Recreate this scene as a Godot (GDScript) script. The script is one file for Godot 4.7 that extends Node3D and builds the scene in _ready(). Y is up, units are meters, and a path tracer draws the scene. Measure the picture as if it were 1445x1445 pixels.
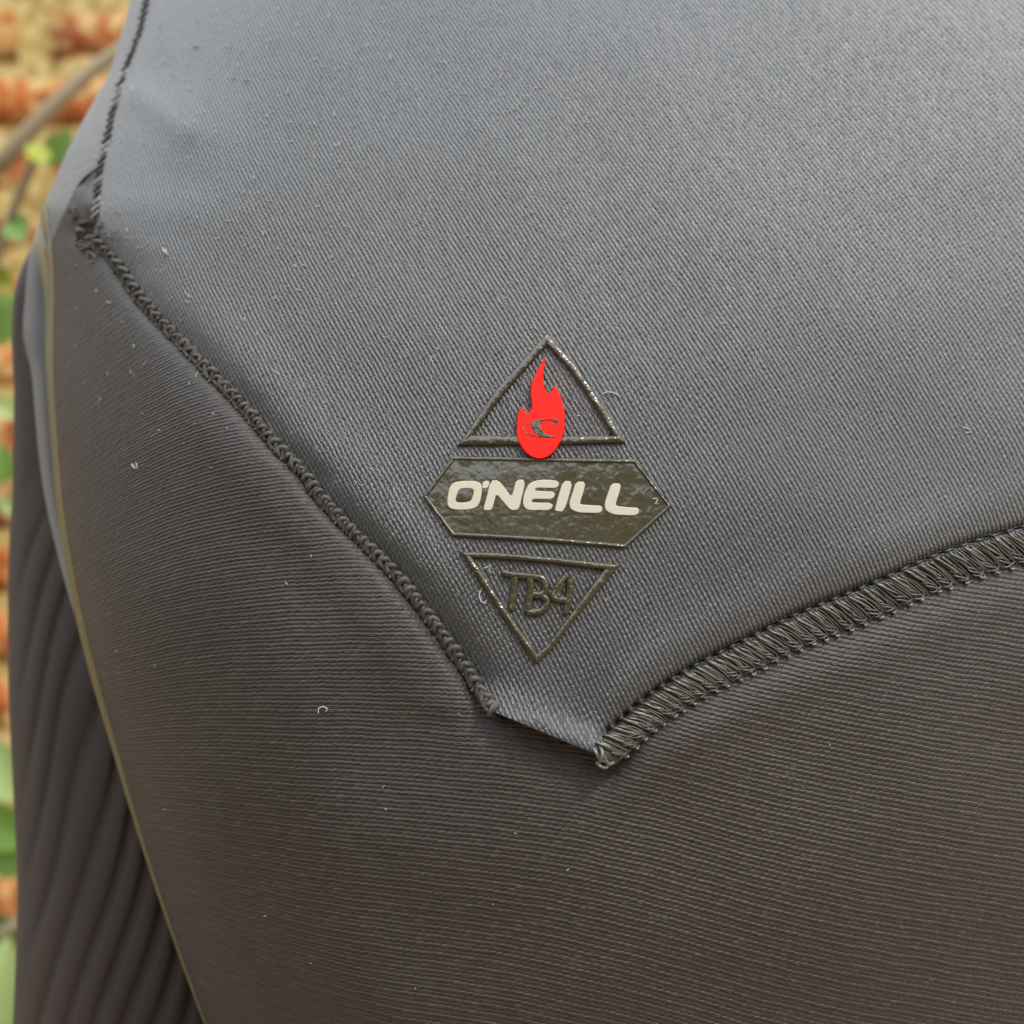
extends Node3D
# A dark wetsuit hanging in front of an old brick wall, seen from very near.
# Surface coordinates of the suit: x to the right and y down, in steps of PX metres, counted on the plane of the emblem.
const D := 0.19                 # metres from lens to the plane of the emblem
const PX := 0.19 / 1445.0
const MID := 722.5
const CAM_Y := 1.25

var rng := RandomNumberGenerator.new()
var soft := FastNoiseLite.new()
var weave := FastNoiseLite.new()
var mats := {}

# ---------------------------------------------------------------- curves on the suit (x by y, or y by x)
var EDGE := tab([-400, 262, -350, 262, 0, 184, 60, 167, 110, 150, 150, 128, 200, 101, 260, 75, 290, 63, 340, 66, 400, 70, 524, 71, 652, 79, 706, 84, 850, 107, 950, 131, 1050, 160, 1150, 189, 1260, 224, 1445, 290, 1800, 440, 1900, 490])
var SHOULDER := tab([-400, 350, 0, 207, 50, 195, 100, 176, 150, 161, 200, 150, 240, 141, 290, 135, 330, 131])
var SHOULDER_RIGHT := tab([-400, 350, 0, 207, 50, 195, 100, 176, 150, 161, 200, 150, 232, 141, 250, 118, 262, 109, 300, 93, 352, 70])
var LEFT_SEAM := tab([300, 100, 327, 111, 347, 138, 372, 163, 402, 183, 436, 210, 466, 238, 494, 266, 535, 305, 562, 332, 591, 358, 620, 382, 644, 405, 670, 430, 697, 449, 820, 566, 861, 598, 905, 631, 949, 661, 1004, 697])
var RIGHT_SEAM := tab([840, 1073, 849, 1068, 917, 1010, 980, 968, 1050, 932, 1125, 895, 1228, 853, 1331, 808, 1445, 771, 1700, 690, 2100, 585, 2200, 560])
var RIGHT_BACK := tab([540, 2280, 585, 2100, 690, 1700, 771, 1445, 808, 1331, 853, 1228, 895, 1125, 932, 1050, 968, 980, 1010, 917, 1066, 850])
var RIB_SLOPE := tab([-200, -0.4, 50, -0.36, 150, -0.3, 300, -0.14, 500, -0.03, 650, 0.03, 800, 0.12, 950, 0.23, 1100, 0.19, 1445, 0.14, 2400, 0.1])
const V_A := Vector2(699, 1005)
const V_B := Vector2(848, 1067)

func tab(a: Array) -> Array:
	var k := PackedFloat32Array()
	var v := PackedFloat32Array()
	for i in a.size() / 2:
		k.append(a[2 * i])
		v.append(a[2 * i + 1])
	return [k, v]

func look(t: Array, at: float) -> float:
	var k: PackedFloat32Array = t[0]
	var v: PackedFloat32Array = t[1]
	var n := k.size()
	if at <= k[0]:
		return v[0]
	if at >= k[n - 1]:
		return v[n - 1]
	var i := clampi(k.bsearch(at) - 1, 0, n - 2)
	if i == 0 or i == n - 2:
		return lerpf(v[i], v[i + 1], (at - k[i]) / (k[i + 1] - k[i]))
	return cubic_interpolate_in_time(v[i], v[i + 1], v[i - 1], v[i + 2], (at - k[i]) / (k[i + 1] - k[i]), k[i + 1] - k[i], k[i - 1] - k[i], k[i + 2] - k[i])

# ---------------------------------------------------------------- the shape of the suit's front, in PX
func torso(x: float, y: float) -> float:
	var n := (MID - y) / MID
	return -MID * (0.2 * n + 0.165 * n * n + 0.0233 * n * n * n) - pow(x - 880.0, 2) / 3800.0

func v_distance(x: float, y: float) -> float:
	return Geometry2D.get_closest_point_to_segment(Vector2(x, y), V_A, V_B).distance_to(Vector2(x, y))

func depth(x: float, y: float, chest: bool) -> float:
	var z := torso(x, y)
	var r := 300.0
	var t := maxf(x - look(EDGE, y), 0.0)
	if t < r:
		var q := 1.0 - t / r
		z -= r * (1.0 - sqrt(maxf(0.0, 1.0 - q * q)))
	if y > 290.0 and y < 1030.0:
		var d := (x - look(LEFT_SEAM, y)) * 0.75
		var fade := smoothstep(290.0, 360.0, y) * (1.0 - smoothstep(985.0, 1030.0, y))
		if absf(d) < 140.0:
			z -= fade * (20.0 * exp(-pow(d / (25.0 if d > 0.0 else 16.0), 2)) - 5.0 * exp(-pow((absf(d) - 60.0) / 32.0, 2)))
	if x > 820.0:
		var e := (y - look(RIGHT_SEAM, x)) * 0.9
		if absf(e) < 130.0:
			z -= smoothstep(820.0, 900.0, x) * (9.0 * exp(-pow(e / 32.0, 2)) - 3.0 * exp(-pow((absf(e) - 66.0) / 28.0, 2)) + 7.0 * exp(-pow((e + 28.0) / 6.0, 2)))
	if y < 335.0:
		var s := x - look(SHOULDER, y)
		z -= 7.0 * exp(-pow(s / 8.0, 2)) - 3.0 * exp(-pow((s - 24.0) / 14.0, 2))
	if absf(x - 770.0) < 220.0 and y > 880.0:
		var v := v_distance(x, y)
		z += 26.0 * exp(-pow(v / 30.0, 2)) if chest else -12.0 * exp(-pow(v / 40.0, 2))
	if x < 480.0 and y < 420.0:
		var w := Geometry2D.get_closest_point_to_segment(Vector2(x, y), Vector2(172, 118), Vector2(262, 182)).distance_to(Vector2(x, y))
		z += 10.0 * exp(-pow(w / 24.0, 2)) - 7.0 * exp(-pow((x - 262.0) / 62.0, 2) - pow((y - 258.0) / 44.0, 2))
		z += 5.0 * exp(-pow((x - 190.0) / 70.0, 2) - pow((y - 290.0) / 60.0, 2))
		z += (0.0 if chest else 1.0) * (9.0 * exp(-pow((x - 124.0) / 9.0, 2) - pow((y - 287.0) / 14.0, 2)) - 16.0 * exp(-pow((x - 118.0) / 12.0, 2) - pow((y - 254.0) / 12.0, 2)))
	if chest and x > 850.0 and x < 2140.0 and holes.size():
		var h := holes[hole_at[int(x) - 840]]
		var far := h.distance_squared_to(Vector2(x, y))
		if far < 200.0:
			z -= 13.0 * exp(-far / 16.0)
	return z + 4.5 * soft.get_noise_2d(x, y)

var holes := PackedVector2Array()     # where the needle went through, along the upper edge of the right seam
var hole_at := PackedInt32Array()
var steps := []

func find_holes() -> void:
	var x := 853.0
	while x < 2120.0:
		var y := look(RIGHT_SEAM, x)
		var t := Vector2(8.0, look(RIGHT_SEAM, x + 4.0) - look(RIGHT_SEAM, x - 4.0)).normalized()
		var wide := lerpf(44.0, 50.0, clampf((x - 850.0) / 560.0, 0.0, 1.0))
		var step := lerpf(16.5, 22.5, clampf((x - 850.0) / 480.0, 0.0, 1.0)) * rng.randf_range(0.94, 1.06)
		steps.append([x, step])
		holes.append(Vector2(x, y) - Vector2(-t.y, t.x) * wide * 0.57 + t * step * 0.55)
		x += step * t.x
	for k in 1310:
		var best := 0
		for i in holes.size():
			var c := 840.0 + k
			if absf(holes[i].x - c) < absf(holes[best].x - c):
				best = i
		hole_at.append(best)

func place(x: float, y: float, z: float) -> Vector3:
	var k := 1.0 - z / 1445.0
	return Vector3((x - MID) * k, (MID - y) * k, z) * PX + Vector3(0, CAM_Y, 0)

func on(x: float, y: float, lift := 0.0, chest := true) -> Vector3:
	return place(x, y, depth(x, y, chest) + lift)

func behind(px: float, py: float, metres: float) -> Vector3:   # a point that far from the lens
	return Vector3((px - MID) * PX * metres / D, CAM_Y + (MID - py) * PX * metres / D, D - metres)

# ---------------------------------------------------------------- nodes
func show_mesh(called: String, mesh: Mesh, mat: Material, parent: Node) -> MeshInstance3D:
	var o := MeshInstance3D.new()
	o.name = called
	o.mesh = mesh
	o.material_override = mat
	parent.add_child(o, true)
	return o

func tag(o: Node, label: String, category := "", group := "", kind := "") -> Node:
	if label:
		o.set_meta("label", label)
	if category:
		o.set_meta("category", category)
	if group:
		o.set_meta("group", group)
	if kind:
		o.set_meta("kind", kind)
	return o

func thing(called: String, label: String, category: String, at: Vector3) -> Node3D:
	var o := Node3D.new()
	o.name = called
	o.position = at
	add_child(o, true)
	tag(o, label, category)
	return o

func sheet(p: PackedVector3Array, uv: PackedVector2Array, columns: int, rows: int) -> ArrayMesh:
	var n := PackedVector3Array()
	n.resize(p.size())
	var ix := PackedInt32Array()
	for j in rows:
		for i in columns:
			var a := j * columns + i
			var dx := p[j * columns + mini(i + 1, columns - 1)] - p[j * columns + maxi(i - 1, 0)]
			var dy := p[mini(j + 1, rows - 1) * columns + i] - p[maxi(j - 1, 0) * columns + i]
			n[a] = dy.cross(dx).normalized()
			if i < columns - 1 and j < rows - 1:
				ix.append_array([a, a + 1, a + columns, a + 1, a + columns + 1, a + columns])
	return packed(p, n, uv, ix)

func packed(p: PackedVector3Array, n: PackedVector3Array, uv: PackedVector2Array, ix: PackedInt32Array) -> ArrayMesh:
	var a := []
	a.resize(Mesh.ARRAY_MAX)
	a[Mesh.ARRAY_VERTEX] = p
	if n.size():
		a[Mesh.ARRAY_NORMAL] = n
	if uv.size():
		a[Mesh.ARRAY_TEX_UV] = uv
	a[Mesh.ARRAY_INDEX] = ix
	var m := ArrayMesh.new()
	m.add_surface_from_arrays(Mesh.PRIMITIVE_TRIANGLES, a)
	return m

class Pile:                     # collects tubes and sheets into one mesh
	var p := PackedVector3Array()
	var n := PackedVector3Array()
	var ix := PackedInt32Array()

	func tube(path: PackedVector3Array, radii: PackedFloat32Array, sides := 6) -> void:
		var first := p.size()
		var count := path.size()
		for i in count:
			var t := (path[mini(i + 1, count - 1)] - path[maxi(i - 1, 0)]).normalized()
			var a := t.cross(Vector3(0.13, 0.21, 0.97)).normalized()
			var b := t.cross(a)
			for k in sides:
				var w := TAU * k / sides
				var d := a * cos(w) + b * sin(w)
				p.append(path[i] + d * radii[i])
				n.append(d)
		for i in count - 1:
			for k in sides:
				var a0 := first + i * sides + k
				var a1 := first + i * sides + (k + 1) % sides
				ix.append_array([a0, a0 + sides, a1, a1, a0 + sides, a1 + sides])
		for e in [0, count - 1]:
			p.append(path[e])
			n.append((path[e] - path[1 if e == 0 else count - 2]).normalized())
			for k in sides:
				var k0: int = first + e * sides + k
				var k1: int = first + e * sides + (k + 1) % sides
				ix.append_array([p.size() - 1, k0, k1] if e == 0 else [p.size() - 1, k1, k0])

func pile_mesh(l: Pile) -> ArrayMesh:
	return packed(l.p, l.n, PackedVector2Array(), l.ix)

func same(r: float, n: int) -> PackedFloat32Array:
	var a := PackedFloat32Array()
	a.resize(n)
	a.fill(r)
	return a

# ---------------------------------------------------------------- materials
func lin(r: float, g: float, b: float) -> Color:
	return Color(r, g, b).linear_to_srgb()

func plain(color: Color, rough: float, shine := 0.5) -> StandardMaterial3D:
	var m := StandardMaterial3D.new()
	m.albedo_color = color
	m.roughness = rough
	m.metallic_specular = shine
	return m

func noise_picture(frequency: float, octaves: int, of_seed: int, ramp: Gradient = null, size := 512) -> NoiseTexture2D:
	var f := FastNoiseLite.new()
	f.seed = of_seed
	f.frequency = frequency
	f.fractal_octaves = octaves
	var t := NoiseTexture2D.new()
	t.noise = f
	t.width = size
	t.height = size
	t.seamless = true
	if ramp:
		t.color_ramp = ramp
	return t

func bumps(frequency: float, octaves: int, of_seed: int) -> NoiseTexture2D:
	var t := noise_picture(frequency, octaves, of_seed)
	t.as_normal_map = true
	t.bump_strength = 9.0
	return t

func ramp(stops: Array) -> Gradient:
	var g := Gradient.new()
	var off := PackedFloat32Array()
	var col := PackedColorArray()
	for s in stops:
		off.append(s[0])
		col.append(s[1])
	g.offsets = off
	g.colors = col
	return g

func knit(of_seed: int, every_second: float, loops: int) -> Array:
	# 64 ribs of knitted loops: [relief, yarn tone]
	var size := 1024
	var ribs := 64
	var r := RandomNumberGenerator.new()
	r.seed = of_seed
	var high := PackedByteArray()
	var tone := PackedByteArray()
	high.resize(size * size)
	tone.resize(size * size)
	var fine := FastNoiseLite.new()
	fine.seed = of_seed
	fine.frequency = 0.11
	var per := size / ribs
	var profile := PackedFloat32Array()
	for k in per:
		profile.append(pow(sin(PI * (k + 0.5) / per), 0.6))
	var doubled := PackedFloat32Array()   # where a yarn parts into two
	for k in per:
		doubled.append(exp(-pow((k + 0.5 - per * 0.5) / 1.8, 2)))
	for i in ribs:
		var start := r.randf()
		var proud := 1.0 - (every_second if i % 2 else 0.0) - r.randf() * 0.12
		var amps := PackedFloat32Array()
		var tones := PackedFloat32Array()
		var splits := PackedFloat32Array()
		for k in loops:
			amps.append(r.randf_range(0.25, 1.0) if r.randf() > 0.12 else 1.3)
			tones.append(r.randf_range(0.70, 0.90) if r.randf() > 0.08 else 1.0)
			splits.append(r.randf_range(0.0, 0.5) if r.randf() < 0.4 else 0.0)
		for x in size:
			var l := fposmod(float(x) / size * loops + start, loops)
			var j := int(l) % loops
			var f := l - floorf(l)
			var loop := pow(maxf(sin(PI * f), 0.0), 0.6) * amps[j]
			var lean := (f - 0.5) * 4.0
			var sway := 1.3 * fine.get_noise_2d(x * 0.35, i * 37.0)
			for k in per:
				var y := i * per + k
				var p := profile[clampi(roundi(k + lean + sway), 0, per - 1)]
				var g := fine.get_noise_2d(x * 0.8, y * 1.6)
				var h := p * proud * (0.62 + 0.30 * loop) * (1.0 - splits[j] * loop * doubled[k]) + g * 0.08
				high[y * size + x] = clampi(int(h * 235.0), 0, 255)
				tone[y * size + x] = clampi(int((0.86 + (tones[j] - 0.86) * minf(1.0, loop * 1.4) + g * 0.12) * 255.0), 0, 255)
	return [ImageTexture.create_from_image(Image.create_from_data(size, size, false, Image.FORMAT_L8, high)), ImageTexture.create_from_image(Image.create_from_data(size, size, false, Image.FORMAT_L8, tone))]

func cloth(color: Color, pictures: Array, relief: float, rough: float, sheen: float, shine: float) -> StandardMaterial3D:
	var m := plain(color, rough, shine)
	m.albedo_texture = pictures[1]
	m.heightmap_enabled = true
	m.heightmap_texture = pictures[0]
	m.heightmap_scale = relief
	m.rim_enabled = true
	m.rim = sheen
	m.rim_tint = 0.0
	return m

func make_materials() -> void:
	var a := knit(11, 0.05, 36)
	var b := knit(23, 0.3, 30)
	mats.chest = cloth(lin(0.046, 0.041, 0.041), a, 0.056, 0.40, 0.5, 0.7)
	mats.body = cloth(lin(0.047, 0.033, 0.025), b, 0.034, 0.48, 0.10, 0.5)
	mats.sleeve = plain(lin(0.042, 0.031, 0.027), 0.6, 0.35)
	mats.sleeve.rim_enabled = true
	mats.sleeve.rim = 0.3
	mats.smooth = plain(lin(0.06, 0.055, 0.055), 0.5, 0.5)
	mats.smooth.rim_enabled = true
	mats.smooth.rim = 0.45
	mats.smooth.rim_tint = 0.0
	mats.weld = plain(lin(0.20, 0.165, 0.078), 0.36, 0.5)
	mats.thread = plain(lin(0.115, 0.10, 0.075), 0.3, 0.7)
	mats.looper = plain(lin(0.05, 0.043, 0.033), 0.42, 0.6)
	mats.thread_dark = plain(lin(0.05, 0.044, 0.038), 0.6, 0.4)
	mats.cord = plain(lin(0.068, 0.058, 0.050), 0.55, 0.5)
	mats.tape = plain(lin(0.05, 0.043, 0.032), 0.6, 0.4)
	mats.gel = plain(lin(0.050, 0.039, 0.016), 0.1, 0.6)
	mats.gel.normal_enabled = true
	mats.gel.normal_texture = bumps(0.014, 3, 5)
	mats.gel.normal_scale = 1.0
	mats.gel.uv1_triplanar = true
	mats.gel.uv1_scale = Vector3.ONE * 90.0
	mats.plate = mats.gel.duplicate()
	mats.plate.normal_texture = bumps(0.0055, 3, 9)
	mats.plate.normal_scale = 0.8
	mats.plate.roughness = 0.07
	mats.flame = plain(lin(0.80, 0.016, 0.010), 0.55, 0.25)
	mats.letter = plain(lin(0.53, 0.48, 0.38), 0.65, 0.3)
	mats.lint = plain(lin(0.48, 0.47, 0.46), 0.8, 0.3)
	mats.soil = plain(lin(0.30, 0.21, 0.125), 0.95, 0.3)
	mats.mortar = plain(Color.WHITE, 0.95, 0.3)
	mats.mortar.albedo_texture = noise_picture(0.02, 5, 31, ramp([[0.2, lin(0.30, 0.20, 0.07)], [0.5, lin(0.48, 0.34, 0.12)], [0.8, lin(0.58, 0.46, 0.22)]]))
	mats.mortar.uv1_triplanar = true
	mats.mortar.uv1_world_triplanar = true
	mats.mortar.uv1_scale = Vector3.ONE * 3.0
	mats.bricks = []
	var tints := [lin(0.44, 0.115, 0.028), lin(0.36, 0.085, 0.026), lin(0.46, 0.15, 0.045), lin(0.29, 0.07, 0.026)]
	for i in tints.size():
		var m := plain(Color.WHITE, 0.95, 0.3)
		m.albedo_texture = noise_picture(0.016, 4, 40 + i, ramp([[0.25, tints[i].darkened(0.25)], [0.42, tints[i]], [0.55, tints[i].lerp(lin(0.5, 0.33, 0.13), 0.35)], [0.7, lin(0.5, 0.37, 0.16)]]))
		m.uv1_triplanar = true
		m.uv1_world_triplanar = true
		m.uv1_scale = Vector3.ONE * 4.0
		mats.bricks.append(m)
	mats.leaves = []
	for c in [lin(0.26, 0.28, 0.02), lin(0.09, 0.16, 0.03), lin(0.14, 0.25, 0.05), lin(0.30, 0.38, 0.14), lin(0.04, 0.09, 0.02)]:
		var m := plain(c, 0.5, 0.4)
		m.backlight_enabled = true
		m.backlight = Color(0.3, 0.4, 0.1)
		mats.leaves.append(m)
	mats.hedge = [plain(lin(0.07, 0.10, 0.03), 0.6, 0.4), plain(lin(0.12, 0.12, 0.04), 0.6, 0.4), plain(lin(0.17, 0.11, 0.05), 0.7, 0.3)]
	mats.twig = plain(lin(0.30, 0.24, 0.16), 0.9, 0.3)

# ---------------------------------------------------------------- the suit
func rib_uv_chest(q: Vector3) -> Vector2:
	var x := (q.x / PX + MID) / 1000.0
	var y := (MID - (q.y - CAM_Y) / PX) / 1000.0
	var ribs := 103.4 * x - 48.1 * y + 7.6 * x * x - 26.3 * x * y - 7.0 * y * y - 8.9 * x * x * x + 18.1 * x * x * y + 5.1 * x * y * y + 3.7 * y * y * y
	var along := 1000.0 * (0.38 * x + 0.1 * x * x + 0.87 * y) / 8.6
	ribs *= 1.34
	ribs += 0.22 * weave.get_noise_2d(x * 1000.0, y * 1000.0)
	return Vector2(along / 36.0, ribs / 64.0)

var rib_sum := PackedFloat32Array()

func rib_uv_body(q: Vector3) -> Vector2:
	var x := q.x / PX + MID
	var y := MID - (q.y - CAM_Y) / PX
	if rib_sum.is_empty():
		var h := 0.0
		for k in 320:
			rib_sum.append(h)
			h += look(RIB_SLOPE, -400.0 + k * 10.0) * 10.0
	var at := clampf((x + 400.0) / 10.0, 0.0, 318.0)
	var bend := lerpf(rib_sum[int(at)], rib_sum[int(at) + 1], at - floorf(at))
	var ribs := (y - bend - 0.00015 * (y - 900.0) * (x - 500.0)) / 6.0
	ribs += 0.2 * weave.get_noise_2d(x, y + 3000.0)
	return Vector2((x - q.z / PX * 0.6 + 0.1 * y) / 10.5 / 30.0, ribs / 64.0)

func round_the_back(y: float, a: float, chest: bool) -> Vector3:   # past the silhouette, where the cloth turns away
	var e := look(EDGE, y)
	return place(e + 300.0 * (1.0 - cos(a)), y, depth(e, y, chest) - 300.0 * sin(a) - 1.0)

func chest_left(y: float) -> float:
	if y < 330.0:
		return look(SHOULDER, y)
	if y < 1004.0:
		return look(LEFT_SEAM, y)
	return lerpf(V_A.x, V_B.x, (y - V_A.y) / (V_B.y - V_A.y))

func chest_panel(suit: Node3D) -> void:
	var columns := 340
	var rows := 380
	var p := PackedVector3Array()
	var uv := PackedVector2Array()
	for j in rows:
		var y := lerpf(-380.0, 1066.5, float(j) / (rows - 1))
		var a := chest_left(y)
		var b := 2280.0 if y < 540.0 else look(RIGHT_BACK, y)
		for i in columns:
			var s := pow(float(i) / (columns - 1), 1.15)
			var q := on(lerpf(a, b, s), y, 0.0, true)
			p.append(q)
			uv.append(rib_uv_chest(q))
	var o := show_mesh("chest_panel", sheet(p, uv, columns, rows), mats.chest, suit)
	# the cut edge at the foot of the panel, where it lies loose over the lower panel
	p = PackedVector3Array()
	uv = PackedVector2Array()
	for j in 5:
		for i in 60:
			var c := V_A.lerp(V_B, i / 59.0) + Vector2(-0.38, 0.92) * sin(j / 4.0 * PI) * 1.6
			var q := on(V_A.lerp(V_B, i / 59.0).x, V_A.lerp(V_B, i / 59.0).y, 0.0, true)
			p.append(place(c.x, c.y, lerpf((q.z) / PX, depth(c.x, c.y, false), j / 4.0)))
			uv.append(rib_uv_body(p[-1]))
	show_mesh("panel_edge", sheet(p, uv, 60, 5), mats.body, o)

func body_panel(suit: Node3D) -> void:
	var top := PackedVector2Array([Vector2(68, 352), Vector2(88, 310), Vector2(107, 266), Vector2(137, 240), Vector2(134, 262), Vector2(133, 300), Vector2(138, 347)])
	for k in range(1, 60):
		var y := lerpf(347.0, 1004.0, k / 59.0)
		top.append(Vector2(look(LEFT_SEAM, y), y))
	for k in range(1, 12):
		top.append(V_A.lerp(V_B, k / 11.0) + Vector2(0, -14) * sin(k / 11.0 * PI))
	for k in range(1, 60):
		var x := lerpf(848.0, 2200.0, k / 59.0)
		top.append(Vector2(x, look(RIGHT_SEAM, x)))
	var far := PackedFloat32Array([0.0])
	for k in range(1, top.size()):
		far.append(far[-1] + top[k].distance_to(top[k - 1]))
	var columns := 400
	var turned := 14
	var rows := 300
	var p := PackedVector3Array()
	var uv := PackedVector2Array()
	var top_at := PackedVector2Array()
	var s_at := PackedFloat32Array()
	for i in columns:
		var s := pow(float(i) / (columns - 1), 1.25)
		s_at.append(s)
		var w := s * far[-1]
		var k := clampi(far.bsearch(w) - 1, 0, top.size() - 2)
		top_at.append(top[k].lerp(top[k + 1], (w - far[k]) / (far[k + 1] - far[k])))
	var c00 := top[0]
	var c10 := top[-1]
	var c01 := Vector2(look(EDGE, 1800.0), 1800.0)
	var c11 := Vector2(2200.0, 1800.0)
	for j in rows:
		var t := float(j) / (rows - 1)
		var ly := lerpf(c00.y, c01.y, t)
		var left := Vector2(look(EDGE, ly), ly)
		for k in turned:
			var q := round_the_back(ly, (turned - k) * 0.12, false)
			p.append(q)
			uv.append(rib_uv_body(q))
		for i in columns:
			var s := s_at[i]
			var bottom := c01.lerp(c11, s)
			var right := c10.lerp(c11, t)
			var c := top_at[i].lerp(bottom, t) + left.lerp(right, s) - c00.lerp(c10, s).lerp(c01.lerp(c11, s), t)
			var q := on(c.x, c.y, 0.0, false)
			p.append(q)
			uv.append(rib_uv_body(q))
	show_mesh("lower_panel", sheet(p, uv, columns + turned, rows), mats.body, suit)

func shoulder_panel(suit: Node3D) -> void:
	var columns := 40
	var turned := 12
	var rows := 120
	var p := PackedVector3Array()
	var uv := PackedVector2Array()
	for j in rows:
		var y := lerpf(-380.0, 352.0, float(j) / (rows - 1))
		for k in turned:
			p.append(round_the_back(y, (turned - k) * 0.14, true))
			uv.append(rib_uv_chest(p[-1]))
		for i in columns:
			var x := lerpf(look(EDGE, y), maxf(look(SHOULDER_RIGHT, y), look(EDGE, y) + 2.0), pow(float(i) / (columns - 1), 1.5))
			p.append(on(x, y, -2.0 * smoothstep(0.8, 1.0, float(i) / columns), true))
			uv.append(rib_uv_chest(p[-1]))
	show_mesh("shoulder_panel", sheet(p, uv, columns + turned, rows), mats.chest, suit)

func back_panel(suit: Node3D) -> void:
	var p := PackedVector3Array()
	var uv := PackedVector2Array()
	for j in 40:
		var y := lerpf(-380.0, 1800.0, j / 39.0)
		for i in 40:
			var w := i / 39.0
			var e := look(EDGE, y) + 260.0
			p.append(place(lerpf(e, 2200.0, w), y, torso(900.0, y) - 640.0 - 120.0 * sin(w * PI)))
			uv.append(Vector2(w, y / 1000.0))
	show_mesh("back_panel", sheet(p, uv, 40, 40), mats.sleeve, suit)

func sleeve(suit: Node3D) -> void:
	var left := tab([330, 52, 345, 46, 372, 33, 400, 23, 450, 17, 500, 17, 540, 19, 640, 18, 700, 17, 760, 13, 900, 11, 980, 12, 1050, 15, 1150, 20, 1250, 24, 1350, 22, 1445, 18, 1800, 8])
	var columns := 260
	var rows := 300
	var p := PackedVector3Array()
	var uv := PackedVector2Array()
	for j in rows:
		var y := lerpf(338.0, 1800.0, pow(float(j) / (rows - 1), 1.1))
		var r := lerpf(60.0, 165.0, smoothstep(330.0, 900.0, y))
		var x0 := look(left, y)
		for i in columns:
			var a := lerpf(-1.9, 1.9, float(i) / (columns - 1))
			var w := (sin(a) + 1.0) * r
			# soft creases that run down towards the outer edge
			var ph := (w * 1.15 + y * 0.36 - 0.00009 * pow(y - 900.0, 2)) / 45.0
			var crease := 1.0 - exp(-pow(sin(PI * (ph + 0.4 * soft.get_noise_2d(x0 + w * 2.0, y * 0.4))) / 0.7, 2))
			var f := 15.0 * crease * smoothstep(600.0, 850.0, y) * smoothstep(-1.5, -0.9, a)
			if y < 760.0:
				f -= 13.0 * exp(-pow((w - 14.0) / 9.0, 2) - pow((y - 455.0) / 60.0, 2))
			var q := place(x0 + w, y, depth(look(EDGE, y), y, false) - 70.0 - r + (r + f) * cos(a))
			p.append(q)
			uv.append(Vector2(a, y / 100.0))
	show_mesh("sleeve", sheet(p, uv, columns, rows), mats.sleeve, suit)
	# the smooth side panel that rolls out from under the seam
	var roll := tab([338, 50, 345, 46, 380, 39, 424, 35, 474, 33, 524, 44, 580, 49, 652, 56, 706, 64, 769, 78, 850, 100, 900, 116])
	p = PackedVector3Array()
	uv = PackedVector2Array()
	for j in 80:
		var y := lerpf(340.0, 900.0, j / 79.0)
		for i in 16:
			var w := i / 15.0
			var e := look(EDGE, y)
			p.append(place(lerpf(look(roll, y), e + 4.0, w), y, depth(e, y, false) - 26.0 - 46.0 * pow(1.0 - w, 2.2) + 8.0 * sin(w * PI)))
			uv.append(Vector2(w, y / 100.0))
	show_mesh("side_panel", sheet(p, uv, 16, 80), mats.smooth, suit)

func weld(suit: Node3D) -> void:
	var a := tab([289, 60, 320, 53, 345, 46, 362, 51, 400, 60, 524, 65, 652, 74, 706, 79, 850, 102, 950, 126.5, 1050, 156, 1150, 186, 1260, 221.5, 1445, 288, 1800, 438])
	var b := tab([289, 64, 320, 69, 345, 73, 380, 75, 524, 75, 652, 83, 706, 88, 850, 112, 950, 136, 1050, 164, 1150, 192.5, 1260, 226.5, 1445, 291.5, 1800, 441])
	var p := PackedVector3Array()
	var uv := PackedVector2Array()
	for j in 200:
		var y := lerpf(289.0, 1800.0, pow(j / 199.0, 1.2))
		for i in 9:
			var w := i / 8.0
			var x := lerpf(look(a, y), look(b, y), w)
			var e := look(EDGE, y)
			p.append(place(x, y, maxf(depth(maxf(x, e), y, false), depth(e, y, false)) + 3.0 + 3.5 * sin(w * PI)))
			uv.append(Vector2(w, y / 100.0))
	var o := show_mesh("seam_weld", sheet(p, uv, 9, 200), mats.weld, suit)
	var l := Pile.new()
	var path := PackedVector3Array()
	for k in 14:
		var y := lerpf(288.0, 352.0, k / 13.0)
		path.append(place(look(b, y) - 1.5, y, depth(look(EDGE, y) + 4.0, y, false) + 8.0))
	l.tube(path, same(2.6 * PX, 14), 7)
	show_mesh("weld_edge", pile_mesh(l), mats.weld, o)

# ---------------------------------------------------------------- seams
func strand(l: Pile, at: Array, r: float, sides := 6) -> void:   # at: [x, y, lift] on the suit
	var c := Curve3D.new()
	var path := PackedVector3Array()
	for k in at.size():
		var a: Array = at[maxi(k - 1, 0)]
		var b: Array = at[mini(k + 1, at.size() - 1)]
		var t := Vector3(b[0] - a[0], b[1] - a[1], b[2] - a[2]) / 6.0
		c.add_point(Vector3(at[k][0], at[k][1], at[k][2]), -t, t)
	var n := maxi(5, at.size() * 3)
	for k in n:
		var q := c.samplef(float(k) / (n - 1) * (at.size() - 1))
		path.append(on(q.x, q.y, q.z, true))
	var radii := PackedFloat32Array()
	for k in n:
		radii.append(PX * r * (0.55 + 0.45 * sqrt(sin(PI * clampf(float(k) / (n - 1), 0.05, 0.95)))))
	l.tube(path, radii, sides)

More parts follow.
